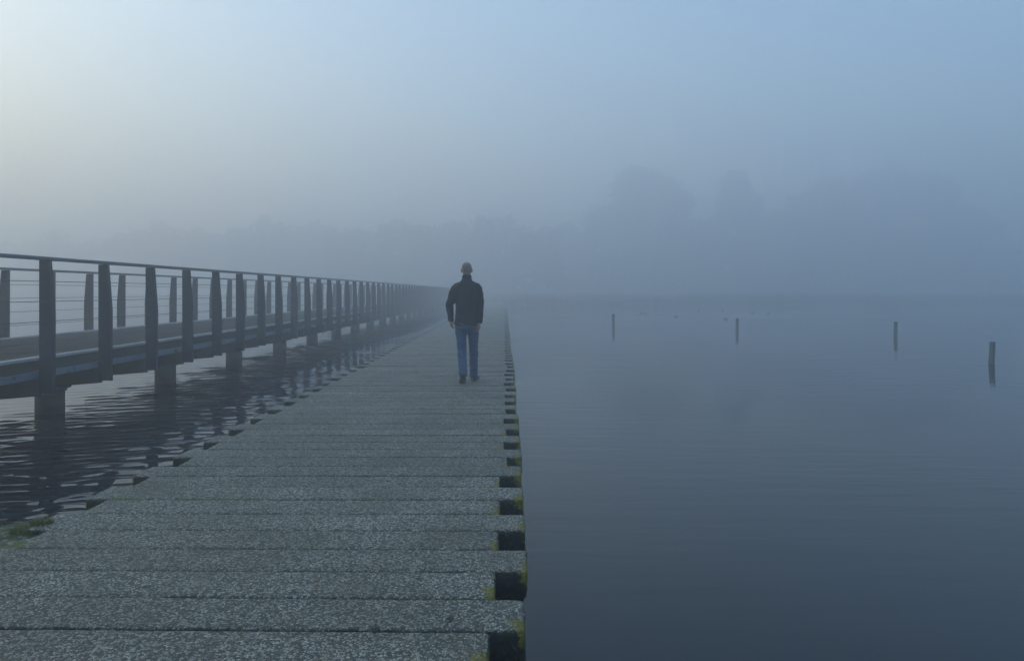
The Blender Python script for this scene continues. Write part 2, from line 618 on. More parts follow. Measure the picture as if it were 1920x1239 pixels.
PATH = walk_path()
rp = random.Random(5)
for k in sorted(PATH):
    x, y, h = PATH[k]
    long_ = (k % 2 == 0)
    pool = mid_mesh if 1.5 < y < 16 else low_mesh
    me = pool[long_][rp.randrange(len(pool[long_]))]
    o = obj('plank', me, boardwalk, (x + rp.gauss(0, 0.011), y + rp.uniform(-0.002, 0.002), rp.uniform(-0.0025, 0.002)))
    o.rotation_euler = (rp.gauss(0, 0.002), rp.gauss(0, 0.0012), -h + rp.gauss(0, 0.0016))


def path_x(Y):
    ks = sorted(PATH)
    return float(np.interp(Y, [PATH[k][1] for k in ks], [PATH[k][0] for k in ks]))


# two stringers and their short piles carry the planks
for off in (-0.95, 0.95):
    Vs, Fs = [], []
    yy = np.linspace(-1.8, 87.5, 60)
    for y in yy:
        cx = path_x(y) + off
        for dx, z in ((-0.11, -0.32), (0.11, -0.32), (0.11, -0.145), (-0.11, -0.145)):
            Vs.append((cx + dx, y, z))
    for i in range(len(yy) - 1):
        for q in range(4):
            q2 = (q + 1) % 4
            Fs.append((i * 4 + q, i * 4 + q2, (i + 1) * 4 + q2, (i + 1) * 4 + q))
    Fs += [(3, 2, 1, 0), tuple((len(yy) - 1) * 4 + q for q in range(4))]
    obj('stringer', mesh_np('stringer', Vs, Fs, M['edge']), boardwalk)

# ------------------------------------------------------------------ footbridge
SL = -0.0104
def bx(X0, Y): return X0 + SL * Y
NEAR0, FAR0 = -5.22, -8.19
BY0, BY1 = -2.64, 88.0
Z_DECK, Z_RAIL = 0.592, 1.756
bridge = empty('footbridge', (bx(-6.7, 8.16), 8.16, WATER_Z))
BO = bridge.location.copy()
tag(bridge, 'long grey steel footbridge with tapered railing posts and wire cables on concrete piers', 'footbridge')


def bpart(name, me, loc=(0, 0, 0), rotz=0.0):
    o = obj(name, me, bridge, Vector(loc) - BO)
    o.rotation_euler = (0, 0, rotz)
    return o


ROT = math.atan(-SL)      # bridge axis turns slightly left


def post_mesh(sgn):
    # plate in the X-Z plane; local x: inner edge at -0.055*sgn, outer edge tapers; a narrow flange closes the outer edge
    prof = [(-0.060, 0.205), (-0.060, 1.715), (0.048, 1.715), (0.092, 1.12), (0.092, 0.205)]
    bm = bmesh.new()
    t = 0.022
    a = [bm.verts.new((x * sgn, -t / 2, z)) for x, z in prof]
    b = [bm.verts.new((x * sgn, t / 2, z)) for x, z in prof]
    n = len(prof)
    bm.faces.new(a); bm.faces.new(list(reversed(b)))
    for i in range(n):
        j = (i + 1) % n
        bm.faces.new((a[i], b[i], b[j], a[j]))
    # outer flange
    fl = [(0.0945, 0.205), (0.0945, 1.12), (0.0505, 1.712)]
    for i in range(2):
        (xa, za), (xb, zb) = fl[i], fl[i + 1]
        w_ = 0.030
        vs_ = [bm.verts.new((x * sgn, y, z)) for (x, z) in ((xa, za), (xb, zb)) for y in (-w_, w_)]
        vo = [bm.verts.new(((x + 0.010) * sgn, y, z)) for (x, z) in ((xa, za), (xb, zb)) for y in (-w_, w_)]
        for f in ((0, 1, 3, 2),):
            bm.faces.new([vs_[q] for q in f]); bm.faces.new([vo[q] for q in reversed(f)])
        for p_, q_ in ((0, 1), (1, 3), (3, 2), (2, 0)):
            bm.faces.new((vs_[p_], vo[p_], vo[q_], vs_[q_]))
    return bm_to_mesh('post', bm, M['steel'])


pm_near, pm_far = post_mesh(1), post_mesh(-1)
for me in (pm_near, pm_far): me.name = 'post'


def cross_mesh():
    # tapered cantilever cross beam from post to post, deeper at the middle, with a bottom flange
    bm = bmesh.new()
    t = 0.02
    half = (NEAR0 - FAR0) / 2 - 0.062
    prof = [(-half, 0.372), (half, 0.372), (half, 0.172), (0.55, 0.10), (-0.55, 0.10), (-half, 0.172)]
    a = [bm.verts.new((x, -t, z)) for x, z in prof]
    b = [bm.verts.new((x, t, z)) for x, z in prof]
    n = len(prof)
    bm.faces.new(a); bm.faces.new(list(reversed(b)))
    for i in range(n):
        j = (i + 1) % n
        bm.faces.new((a[i], b[i], b[j], a[j]))
    return bm_to_mesh('cross_beam', bm, M['cross'])


cm = cross_mesh()
kmax = int((BY1 - 8.16) / 1.2)
for k in range(-9, kmax + 1):
    Y = 8.16 + 1.2 * k
    for pm_, X_ in ((pm_near, bx(NEAR0, Y) - 0.01), (pm_far, bx(FAR0, Y) + 0.01)):
        po = bpart('post', pm_, (X_ + rp.gauss(0, .003), Y + rp.gauss(0, .008), rp.gauss(0, .003)), ROT + rp.gauss(0, .02))
        po.rotation_euler.x = rp.gauss(0, .0025)
    bpart('cross_beam', cm, (bx((NEAR0 + FAR0) / 2, Y), Y + 0.03, 0), ROT)


def long_box(name, mat, xa, xb, za, zb, x0, bev=0.0, ya=BY0 - 0.4, yb=BY1 + 0.4):
    """a straight bar along the bridge axis"""
    bm = bmesh.new()
    bm_box(bm, (xa, ya, za), (xb, yb, zb), bev)
    for v in bm.verts:
        v.co.x += bx(x0, v.co.y)
        v.co -= BO
    return obj(name, bm_to_mesh(name, bm, mat), bridge)


for x0, s in ((NEAR0, 1), (FAR0, -1)):
    # handrails in 6 m lengths with a hairline joint, cables clamped at the posts
    y = BY0 - 0.4
    while y < BY1:
        long_box('handrail', M['rail'], -0.045, 0.055, 1.716, Z_RAIL, x0, 0.006, y, y + 5.996)
        y += 6.0
    for zc in (1.476, 1.248, 1.02, 0.79):
        pts, rr = [], []
        yy = BY0 - 0.4
        while yy < BY1 + 0.4:
            pts.append(Vector((bx(x0, yy) - 0.0, yy, zc + 0.004 * math.sin(yy * 5.2))) - BO)
            rr.append(0.0042)
            yy += 2.4
        Vt, Ft = tube_geo(pts, rr, 6)
        obj('cable', mesh_np('cable', Vt, Ft, M['cable'], True), bridge)
    long_box('side_beam', M['beam'], -0.075 * s - 0.04, -0.075 * s + 0.0, 0.374, 0.455, x0, 0.004)
    long_box('deck_edge', M['edge'], -0.16 * s - 0.04, -0.16 * s + 0.04, 0.457, 0.575, x0, 0.0)
    long_box('kerb', M['kerb'], -0.145 * s - 0.05, -0.145 * s + 0.05, 0.578, 0.616, x0, 0.006)
# deck in 3 m panels
y = BY0 - 0.4
while y < BY1:
    bm = bmesh.new()
    bm_box(bm, (-1.285, y, 0.47), (1.285, y + 2.992, Z_DECK + rp.uniform(-0.003, 0.002)), 0.004)
    for v in bm.verts:
        v.co.x += bx((NEAR0 + FAR0) / 2, v.co.y)
        v.co -= BO
    obj('deck_panel', bm_to_mesh('deck_panel', bm, M['deck']), bridge)
    y += 3.0

# round piers every 3.6 m under the middle of the deck, each with a square cap block
Vp, Fp = tube_geo([(0, 0, -1.2), (0, 0, -0.5), (0, 0, -0.2), (0, 0, -0.072)], [0.192] * 4, 28)
pier_me = mesh_np('pier', Vp, Fp, M['pier'], False)
pier_me.polygons.foreach_set('use_smooth', [len(p.vertices) == 4 for p in pier_me.polygons])
bm = bmesh.new(); bm_box(bm, (-0.2, -0.2, -0.070), (0.2, 0.2, 0.468), 0.008)
cap_me = bm_to_mesh('pier_cap', bm, M['cross'])
bm = bmesh.new(); bm_box(bm, (-0.55, -0.12, 0.03), (0.55, 0.12, 0.095), 0.006)
seat_me = bm_to_mesh('bearing_plate', bm, M['cross'])
bm = bmesh.new(); bm_box(bm, (0.185, -0.02, -0.03), (0.245, 0.02, 0.0), 0.003)
bracket_me = bm_to_mesh('bracket', bm, M['cross'])
Y = 10.58 - 3.6 * 3
while Y < BY1:
    px = bx((NEAR0 + FAR0) / 2, Y)
    bpart('pier', pier_me, (px, Y, 0))
    bpart('pier_cap', cap_me, (px, Y, 0), ROT)
    bpart('bearing_plate', seat_me, (px, Y, 0), ROT)
    bpart('bracket', bracket_me, (px, Y, -0.06), ROT)
    Y += 3.6

# ------------------------------------------------------------------ stakes in the water
def stake(px, top, wl, wpx, label, lean, seed):
    v = wl - 547
    Yd = 1345 * (CAM_H - WATER_Z) / v
    X = (px - 960) / 1345 * Yd
    hgt = (wl - top) / 1345 * Yd
    r = wpx / 2 / 1345 * Yd
    rs = random.Random(seed)
    pts = [(lean * (z / hgt), 0, z) for z in (-0.9, 0.0, hgt * 0.25, hgt * 0.6, hgt * 0.93, hgt)]
    rad = [r * 1.04, r * 1.04, r, r * 0.98, r * 0.97, r * 0.86]
    V, F = tube_geo(pts, rad, 14)
    out = []
    for i, p in enumerate(V):
        d = 0.07 * r * mnoise.noise((p.x * 30 + seed, p.y * 30, p.z * 4)) + (rs.uniform(-0.01, 0.01) if i >= 5 * 14 else 0)
        out.append(p + Vector((d, d * 0.7, rs.uniform(-.008, .008) if i >= 70 else 0)))
    o = obj('mooring_stake', mesh_np('mooring_stake', out, F, M['stake'], True), None, (X, Yd, WATER_Z))
    tag(o, label, 'stake', 'wooden stakes standing in the calm water')


stake(1150, 588.5, 613, 5.2, 'thin wooden stake in the calm water, the leftmost and faintest of four', 0.0, 1)
stake(1382, 597, 620.5, 5.6, 'wooden stake in the calm water, second from left, near the floating ducks', 0.01, 2)
stake(1679, 603, 631, 6.4, 'wooden stake in the calm water, second from right', 0.015, 3)
stake(1859, 641, 682, 10, 'thick leaning wooden stake in the water, the nearest and rightmost of four', 0.03, 4)

# ------------------------------------------------------------------ ducks
def duck_mesh():
    V, F = tube_geo([(0, -0.22, 0.09), (0, -0.17, 0.075), (0, -0.08, 0.06), (0, 0.04, 0.055), (0, 0.12, 0.06), (0, 0.17, 0.085)],
                    [(0.012, 0.01), (0.045, 0.035), (0.08, 0.07), (0.085, 0.075), (0.06, 0.06), (0.025, 0.03)], 10, True, (1, 0, 0))
    a = (V, F)
    b = tube_geo([(0, 0.13, 0.09), (0, 0.155, 0.14), (0, 0.165, 0.18)], [0.03, 0.022, 0.022], 8)
    c = tube_geo([(0, 0.125, 0.195), (0, 0.15, 0.20), (0, 0.18, 0.197), (0, 0.205, 0.19)], [0.012, 0.03, 0.03, 0.012], 8)
    d = tube_geo([(0, 0.20, 0.188), (0, 0.245, 0.18)], [(0.012, 0.008), (0.010, 0.004)], 6)
    V, F = merge_geo([a, b, c, d])
    return mesh_np('duck', V, F, M['duck'], True)


dm = duck_mesh()
ducks = [(1203, 587, 70, 'dark duck on calm water, left of a close pair right of the leftmost stake'),
         (1210, 588.5, 100, 'dark duck on calm water, right of a close pair right of the leftmost stake'),
         (1268, 594, 85, 'single dark duck midway between the two left stakes'),
         (1310, 583, 95, 'distant dark duck between the two left stakes, close to the far bank'),
         (1361, 598.5, 75, 'dark duck just left of the second stake from the left'),
         (1411, 586.5, 110, 'dark duck just right of the second stake from the left'),
         (1441, 588.5, 85, 'dark duck further right of the second stake from the left'),
         (1355, 583, 90, 'small distant dark duck straight behind the second stake from the left')]
for px, py, a, lb in ducks:
    Yd = 1345 * (CAM_H - WATER_Z) / (py - 547)
    o = obj('duck', dm, None, ((px - 960) / 1345 * Yd, Yd, WATER_Z - 0.01))
    o.rotation_euler = (0, 0, math.radians(a))
    o.scale = (0.6,) * 3
    tag(o, lb, 'duck', 'ducks resting on the calm water')

# ------------------------------------------------------------------ trees
def crown_quads(blobs, n_per, size, r):
    """leaf-clump quads spread through lumpy ellipsoid blobs"""
    C, A, B = [], [], []
    for (cx, cyy, cz, rx, ry, rz) in blobs:
        m = int(n_per)
        d = r.normal(size=(m, 3)); d /= np.linalg.norm(d, axis=1)[:, None]
        rad = r.uniform(0.25, 1.0, m) ** 0.5
        P = np.array([cx, cyy, cz]) + d * rad[:, None] * np.array([rx, ry, rz]) * r.uniform(0.8, 1.12, (m, 1))
        u = r.normal(size=(m, 3)); u /= np.linalg.norm(u, axis=1)[:, None]
        v = np.cross(u, r.normal(size=(m, 3))); v /= np.linalg.norm(v, axis=1)[:, None]
        s = size * r.uniform(0.5, 1.3, m)[:, None]
        C.append(P); A.append(u * s); B.append(v * s * 0.7)
    C, A, B = map(np.vstack, (C, A, B))
    V = np.stack([C - A - B, C + A - B, C + A + B, C - A + B], 1).reshape(-1, 3)
    Q = np.arange(len(V)).reshape(-1, 4)
    return V, Q


def tree_meshes(seed, H, W, tall=False):
    r = np.random.default_rng(seed)
    blobs = []
    limbs = []
    zt = H * 0.22
    nb = 15
    for i in range(nb):
        f = (i + 0.5) / nb
        z = H * (0.25 + 0.68 * f)
        spread = W * 0.5 * math.sin(PI * (0.22 + 0.70 * f)) * (0.8 if tall else 1.0)
        th = i * 2.4 + r.uniform(-.5, .5)
        q = spread * r.uniform(0.25, 0.8)
        br = W * r.uniform(0.13, 0.22)
        c = (q * math.cos(th), q * math.sin(th), z)
        blobs.append((*c, br, br, br * r.uniform(0.7, 1.0)))
        limbs.append(c)
    blobs.append((0, 0, H * 0.92, W * .12, W * .12, H * .08))
    for i in range(7):                     # understorey growing round the foot
        th = i * 0.9
        blobs.append((W * .36 * math.cos(th), W * .36 * math.sin(th), H * r.uniform(.06, .16), W * .2, W * .2, H * .11))
    V, Q = crown_quads(blobs, 420, 0.22, r)
    crown = quads_np('crown', V, Q, M['leaf'])
    geo = [tube_geo([(0, 0, -0.5), (0.05, 0, H * .2), (-0.05, 0.05, H * .5), (0.05, 0, H * .85)],
                    [H * .026, H * .02, H * .012, H * .004], 9)]
    for c in limbs:
        z0 = max(H * .18, c[2] - H * r.uniform(.08, .16))
        geo.append(tube_geo([(0, 0, z0), (c[0] * .5, c[1] * .5, z0 + (c[2] - z0) * .6), c], [H * .008, H * .005, H * .002], 5))
    V, F = merge_geo(geo)
    trunk = mesh_np('trunk', V, F, M['bark'], True)
    return crown, trunk


protos = [tree_meshes(1, 10, 8.5), tree_meshes(2, 10, 7.0, True), tree_meshes(3, 10, 10), tree_meshes(4, 10, 8.0)]


def tree(px, top, Y, wscale, kind, label, group, rot):
    X = (px - 960) / 1345 * Y
    h = CAM_H + (547 - top) / 1345 * Y
    g = 0.5
    t = empty('tree', (X, Y, g))
    s = (h - g) / 10 / 0.985
    t.scale = (s * wscale, s * wscale, s)
    t.rotation_euler = (0, 0, rot)
    c, k = protos[kind]
    obj('crown', c, t); obj('trunk', k, t)
    tag(t, label, 'tree', group)


GR = 'trees on the foggy right shore'
LB = 'leafy tree in the dim dark mass on the foggy right shore'
for px, top, Y, ws, kd, rot, lb in [
        (1215, 326, 92, 1.0, 0, 0.3, 'round crowned tree, left of the two separate tall ones on the foggy shore'),
        (1385, 326, 92, 0.85, 1, 1.2, 'narrower tall tree standing in the middle of the foggy right shore'),
        (1560, 345, 88, 1.0, 2, 2.0, LB), (1650, 322, 90, 1.0, 0, 4.0, LB), (1745, 338, 88, 0.95, 3, 5.0, LB),
        (1815, 392, 86, 0.95, 2, 0.8, 'lower tree sloping down at the right end of the foggy tree mass'),
        (1300, 420, 89, 1.1, 3, 2.6, LB), (1470, 400, 90, 1.1, 2, 3.3, LB), (1130, 395, 95, 1.0, 3, 1.5, LB),
        (1060, 425, 98, 1.1, 0, 5.3, LB), (1875, 470, 86, 1.1, 3, 3.9, 'low bushy tree at the far right end of the foggy tree mass'),
        (1610, 410, 86, 1.2, 3, 0.2, LB), (1700, 420, 86, 1.2, 2, 1.0, LB), (1250, 450, 87, 1.3, 2, 0.5, LB), (1420, 455, 87, 1.3, 0, 2.2, LB),
        (1530, 440, 86, 1.2, 0, 3.0, LB), (1790, 455, 85, 1.3, 0, 1.9, LB), (1160, 470, 90, 1.4, 2, 4.4, LB)]:
    tree(px, top, Y + 88, ws, kd, lb, GR, rot)


def far_wood():
    r = np.random.default_rng(21)
    V_, Q_, off = [], [], 0
    tops = [(-250, 470), (0, 455), (180, 440), (300, 428), (500, 416), (640, 424), (760, 412), (820, 420), (900, 402), (960, 412), (1030, 420)]
    px = -300
    while px < 1040:
        Y = 160 + r.uniform(-3, 14) - max(0, (px - 700)) * 0.03
        top = np.interp(px, [t[0] for t in tops], [t[1] for t in tops]) + r.normal(0, 9)
        h = CAM_H + (547 - top) / 1345 * Y
        X = (px - 960) / 1345 * Y
        W = r.uniform(7, 12)
        bl = []
        for i in range(8):
            f = (i + .5) / 8
            bl.append((X + r.uniform(-.35, .35) * W * (1.1 - f), Y + r.uniform(-2, 2), h * (0.12 + .8 * f), W * .42 * (1.15 - .6 * f), W * .4 * (1.15 - .6 * f), h * .12))
        V, Q = crown_quads(bl, 170, 0.32, r)
        V_.append(V); Q_.append(Q + off); off += len(V)
        px += r.uniform(14, 30)
    o = obj('far_wood', quads_np('far_wood', np.vstack(V_), np.vstack(Q_), M['leaf']))
    tag(o, 'faint far wood behind the footbridge, one dim mass in the fog', 'woodland', None, 'stuff')


far_wood()


def reed_belt():
    r = np.random.default_rng(31)
    V, Q = [], []
    n = 5200
    xs = r.uniform(-70, 75, n)
    for i, x in enumerate(xs):
        if -14 < x < -0.2 and True:
            continue
        y = shore_y(x) + r.uniform(-0.8, 2.2)
        h = r.uniform(0.5, 1.35) * (0.6 + 0.5 * (0.5 + 0.5 * math.sin(x * 0.4)))
        lean = r.normal(0, 0.12, 2)
        wd = 0.035
        z0 = -0.55
        b = len(V)
        V += [(x - wd, y, z0), (x + wd, y, z0), (x + wd * .3 + lean[0], y + lean[1], z0 + h), (x - wd * .3 + lean[0], y + lean[1], z0 + h)]
        Q.append((b, b + 1, b + 2, b + 3))
    o = obj('reeds', quads_np('reeds', np.array(V), np.array(Q), M['reed']))
    tag(o, 'belt of reeds along the far waterline, dim in the fog', 'reeds', None, 'stuff')


reed_belt()

# ------------------------------------------------------------------ near bank at the left of the boardwalk
def near_bank():
    xs = np.arange(-9.0, -2.55, 0.06)
    ys = np.arange(-2.5, 5.3, 0.06)
    V = []
    for y in ys:
        for x in xs:
            edge = 4.62 + 0.12 * math.sin(x * 2.1) + 0.10 * mnoise.noise((x * 2.5, 3.1, 0)) + 0.25 * (x + 2.9) * 0.25
            d = edge - y
            z = -0.035 + 0.02 * mnoise.noise((x * 2, y * 2, 1)) + 0.014 * mnoise.noise((x * 9, y * 9, 4))
            if d < 0.30:
                z -= 1.15 * (0.30 - d)
            z = max(z, -0.8)
            V.append((x, y, z))
    nx, ny = len(xs), len(ys)
    idx = np.arange(nx * ny).reshape(ny, nx)
    Q = np.stack([idx[:-1, :-1], idx[:-1, 1:], idx[1:, 1:], idx[1:, :-1]], -1).reshape(-1, 4)
    m, nt, nodes, links, p = new_mat('pebbly_bank')
    pos = N(nt, 'ShaderNodeNewGeometry').outputs['Position']
    vor = N(nt, 'ShaderNodeTexVoronoi', Scale=42.0)
    links.new(pos, vor.inputs['Vector'])
    sep = N(nt, 'ShaderNodeSeparateColor')
    links.new(vor.outputs['Color'], sep.inputs[0])
    r = ramp(nt, [(0, (0.03, 0.032, 0.026)), (0.5, (0.14, 0.135, 0.11)), (0.9, (0.34, 0.33, 0.29)), (1, (0.5, 0.5, 0.46))])
    links.new(sep.outputs[0], r.inputs[0])
    nz = N(nt, 'ShaderNodeTexNoise', Scale=5.0, Detail=6.0, Roughness=0.7)
    links.new(pos, nz.inputs['Vector'])
    rr = ramp(nt, [(0.44, (0, 0, 0)), (0.56, (1, 1, 1))])
    links.new(nz.outputs['Fac'], rr.inputs[0])
    links.new(mix(nt, rr.outputs[0], r.outputs[0], (0.11, 0.115, 0.016)), p.inputs['Base Color'])
    p.inputs['Roughness'].default_value = 0.9
    bp = N(nt, 'ShaderNodeBump', Strength=0.9, Distance=0.012)
    links.new(math_n(nt, 'SUBTRACT', 1.0, vor.outputs['Distance']), bp.inputs['Height'])
    links.new(bp.outputs[0], p.inputs['Normal'])
    o = obj('shore', quads_np('shore', np.array(V), Q, m, True))
    tag(o, 'pebbly mossy shore at the near left end of the boardwalk', None, None, 'structure')


near_bank()


def blades(name, spots, label):
    r = random.Random(17)
    V, F = [], []
    for (cx, cyy, cz, rad, n, hmin, hmax) in spots:
        for _ in range(n):
            a, q = r.uniform(0, 2 * PI), rad * math.sqrt(r.random())
            x, y = cx + q * math.cos(a), cyy + q * math.sin(a) * 0.7
            h = r.uniform(hmin, hmax)
            la = r.uniform(0, 2 * PI); ln = h * r.uniform(.2, .8)
            wd = r.uniform(.002, .004)
            nx, ny = -math.sin(la) * wd, math.cos(la) * wd
            p0 = Vector((x, y, cz)); p1 = p0 + Vector((math.cos(la) * ln * .35, math.sin(la) * ln * .35, h * .6))
            p2 = p0 + Vector((math.cos(la) * ln, math.sin(la) * ln, h * .85))
            b = len(V)
            dv = Vector((nx, ny, 0))
            V += [p0 - dv, p0 + dv, p1 + dv * .8, p1 - dv * .8, p2]
            F += [(b, b + 1, b + 2, b + 3), (b + 3, b + 2, b + 4)]
    o = obj(name, mesh_np(name, V, F, M['grass']))
    tag(o, label, 'grass', None, 'stuff')


def ground(px, py, z=0.0):
    Yd = 1345 * (CAM_H - z) / (py - 547)
    return (px - 960) / 1345 * Yd, Yd


g = [ground(55, 986), ground(75, 982), ground(30, 990), ground(2, 1052), ground(20, 975), ground(88, 980)]
blades('grass', [(g[0][0], g[0][1], -0.05, 0.10, 420, .03, .085), (g[1][0], g[1][1], -0.03, 0.05, 160, .03, .09),
                 (g[2][0], g[2][1], -0.05, 0.12, 260, .015, .05), (g[3][0], g[3][1], -0.04, 0.06, 160, .02, .06),
                 (g[4][0], g[4][1], -0.06, 0.12, 200, .01, .04), (g[5][0], g[5][1], -0.01, 0.04, 60, .02, .05)],
       'low tufts of green grass growing at the left corner of the boardwalk')


def moss():
    r = random.Random(23)
    V, F = [], []
    def clump(x, y, z, s):
        b = len(V)
        n = 6
        top = Vector((x, y, z + s * .45))
        for k in range(n):
            th = 2 * PI * k / n + r.random()
            q = s * r.uniform(.7, 1.2)
            V.append(Vector((x + q * math.cos(th) * 1.3, y + q * math.sin(th) * .6, z - s * .2)))
        V.append(top)
        for k in range(n):
            F.append((b + k, b + (k + 1) % n, b + n))
    def seam(kk, xa, xb, n, s0, s1, fade=None):
        x, y, h = PATH[kk]
        for _ in range(n):
            u = r.uniform(xa, xb)
            if fade and r.random() < fade * (u - xa) / (xb - xa): continue
            clump(u, y - PITCH / 2 - (u - x) * h * 1.0 + r.gauss(0, .004), -0.004, r.uniform(s0, s1))
    for kk, xa, xb, n, s0, s1, fd in [(6, -2.20, -1.68, 300, .007, .016, None), (6, -2.62, -2.42, 110, .008, .018, None), (6, -0.72, -0.42, 60, .003, .006, None),
                                      (2, -2.75, -0.3, 380, .003, .006, .8), (2, -2.6, -2.1, 120, .004, .009, .5), (4, -1.0, -0.6, 30, .002, .005, None),
                                      (8, -1.4, -1.1, 30, .002, .005, None), (1, -0.5, -0.15, 30, .002, .004, None)]:
        seam(kk, xa, xb, n, s0, s1, fd)
    o = obj('moss', mesh_np('moss', V, F, M['moss'], True))
    tag(o, 'green moss growing in the joints between the nearest planks', 'moss', None, 'stuff')


moss()

# a few dead leaves and crumbs on the boards
def litter():
    r = random.Random(41)
    V, F = [], []
    for _ in range(46):
        Yl = 2.6 + 22 * r.random() ** 1.6
        x = path_x(Yl) + r.uniform(-1.25, 1.25)
        s_ = r.uniform(.007, .018); a = r.uniform(0, 2 * PI)
        b = len(V)
        for k in range(6):
            th = a + 2 * PI * k / 6
            q = s_ * (1.5 if k % 3 == 0 else .75) * r.uniform(.8, 1.2)
            V.append((x + q * math.cos(th), Yl + q * math.sin(th), 0.003 + r.uniform(0.001, .007)))
        V.append((x, Yl, 0.004))
        for k in range(6):
            F.append((b + k, b + (k + 1) % 6, b + 6))
    o = obj('fallen_leaves', mesh_np('fallen_leaves', V, F, M['bark']))
    tag(o, 'small dark dead leaves and crumbs scattered over the boardwalk', 'leaves', None, 'stuff')


litter()

# twigs caught at a pier
def branch():
    r = random.Random(3)
    x, y = ground(612, 618, WATER_Z)
    geo = []
    for i in range(9):
        a = r.uniform(-0.9, 0.9); l = r.uniform(.35, .8)
        p0 = Vector((r.uniform(-.15, .15), 0, -.05))
        p1 = p0 + Vector((math.sin(a) * l * .6, r.uniform(-.1, .1), math.cos(a) * l * .5))
        p2 = p0 + Vector((math.sin(a * 1.3) * l * 1.1, r.uniform(-.15, .15), math.cos(a) * l * .8))
        geo.append(tube_geo([p0, p1, p2], [.014, .01, .004], 5))
    V, F = merge_geo(geo)
    o = obj('dead_branch', mesh_np('dead_branch', V, F, M['bark'], True), None, (x, y, WATER_Z))
    tag(o, 'bare dead branch caught in the water beside a footbridge pier', 'branch')


branch()

# ------------------------------------------------------------------ the man
def fuse(name, geos, voxel, mat, smooth_it=6, wrinkle=None):
    V, F = merge_geo(geos)
    me = mesh_np(name + '_raw', V, F)
    bm = bmesh.new(); bm.from_mesh(me)
    bmesh.ops.recalc_face_normals(bm, faces=bm.faces)
    bm.to_mesh(me); bm.free()
    o = bpy.data.objects.new(name + '_raw', me)
    COL.objects.link(o)
    rm = o.modifiers.new('r', 'REMESH'); rm.mode = 'VOXEL'; rm.voxel_size = voxel; rm.adaptivity = 0
    sm = o.modifiers.new('s', 'SMOOTH'); sm.iterations = smooth_it; sm.factor = 0.5
    dg = bpy.context.evaluated_depsgraph_get(); dg.update()
    out = bpy.data.meshes.new_from_object(o.evaluated_get(dg))
    bpy.data.objects.remove(o); bpy.data.meshes.remove(me)
    out.name = name
    if wrinkle:
        nv = len(out.vertices)
        co = np.zeros(nv * 3, dtype=np.float32); no = np.zeros(nv * 3, dtype=np.float32)
        out.vertices.foreach_get('co', co); out.vertices.foreach_get('normal', no)
        co = co.reshape(-1, 3); no = no.reshape(-1, 3)
        d = np.array([wrinkle(Vector(c)) for c in co.tolist()], dtype=np.float32)
        out.vertices.foreach_set('co', (co + no * d[:, None]).ravel())
    out.materials.clear(); out.materials.append(mat)
    out.polygons.foreach_set('use_smooth', [True] * len(out.polygons))
    out.update()
    return out


def ball(c, r, n=14, e=1.0):
    rx, ry, rz = r if isinstance(r, (tuple, list)) else (r, r, r)
    bm = bmesh.new()
    bmesh.ops.create_uvsphere(bm, u_segments=n, v_segments=n // 2 + 2, radius=1)
    sg = lambda q: math.copysign(abs(q) ** e, q)
    V = [Vector((c[0] + sg(v.co.x) * rx, c[1] + sg(v.co.y) * ry, c[2] + sg(v.co.z) * rz)) for v in bm.verts]
    F = [tuple(v.index for v in f.verts) for f in bm.faces]
    bm.free()
    return V, F


def hand_geo(wr, fw, out, back, flip, curl):
    """wr wrist point, fw direction of the hand, out = thumb side, back = back-of-hand normal"""
    wr, fw, out, back = Vector(wr), Vector(fw).normalized(), Vector(out).normalized(), Vector(back).normalized()
    G = []
    pal = [wr - fw * .02, wr + fw * .01, wr + fw * .05, wr + fw * .088]
    G.append(tube_geo(pal, [(.026, .02), (.030, .018), (.041, .016), (.040, .013)], 12, True, out))
    for i, (o_, ln) in enumerate(((.029, .074), (.010, .082), (-.010, .076), (-.029, .060))):
        p = wr + fw * .075 + out * o_
        pts, rad = [p], [.0095]
        d = fw.copy()
        for s, (frac, rr) in enumerate(((.45, .009), (.32, .0082), (.23, .007))):
            ang = curl * (0.6 + 0.45 * s + 0.05 * i)
            d2 = (fw * math.cos(ang) - back * math.sin(ang)).normalized()
            p = p + d2 * ln * frac
            pts.append(p); rad.append(rr)
        G.append(tube_geo(pts, rad, 8))
    t0 = wr + fw * .018 + out * .026
    t1 = t0 + (fw * .6 + out * .6 - back * .35).normalized() * .042
    t2 = t1 + (fw * .95 + out * .1 - back * .35).normalized() * .032
    t3 = t2 + (fw * .95 - out * .15 - back * .3).normalized() * .022
    G.append(tube_geo([t0, t1, t2, t3], [.014, .0115, .010, .0075], 8))
    return G


man = empty('person', (-0.680, 10.76, 0.0))
tag(man, 'man with cropped hair in a dark jacket and blue jeans walking away along the boardwalk', 'person')

m_skin = worn('skin', (0.31, 0.18, 0.13), (0.40, 0.245, 0.175), 14, 0.55, coord='obj', bump=0.05)
m_hair = worn('cropped_hair', (0.20, 0.145, 0.11), (0.28, 0.205, 0.155), 60, 0.8, coord='obj', bump=0.5, bscale=300)
m_jacket = worn('jacket_cloth', (0.005, 0.0055, 0.009), (0.010, 0.011, 0.016), 9, 0.85, coord='obj', bump=0.3, bscale=120)
m_jeans = worn('denim', (0.014, 0.046, 0.105), (0.048, 0.113, 0.21), 5.5, 0.85, coord='obj', bump=0.3, bscale=200, stretch=(1, 1, 0.5))
m_shoe = worn('shoe_leather', (0.020, 0.014, 0.012), (0.05, 0.035, 0.028), 14, 0.5, coord='obj')
m_sole = worn('shoe_sole', (0.05, 0.042, 0.036), (0.10, 0.085, 0.075), 14, 0.8, coord='obj')
m_eye = worn('eye', (0.02, 0.02, 0.02), (0.05, 0.05, 0.05), 5, 0.2, coord='obj')

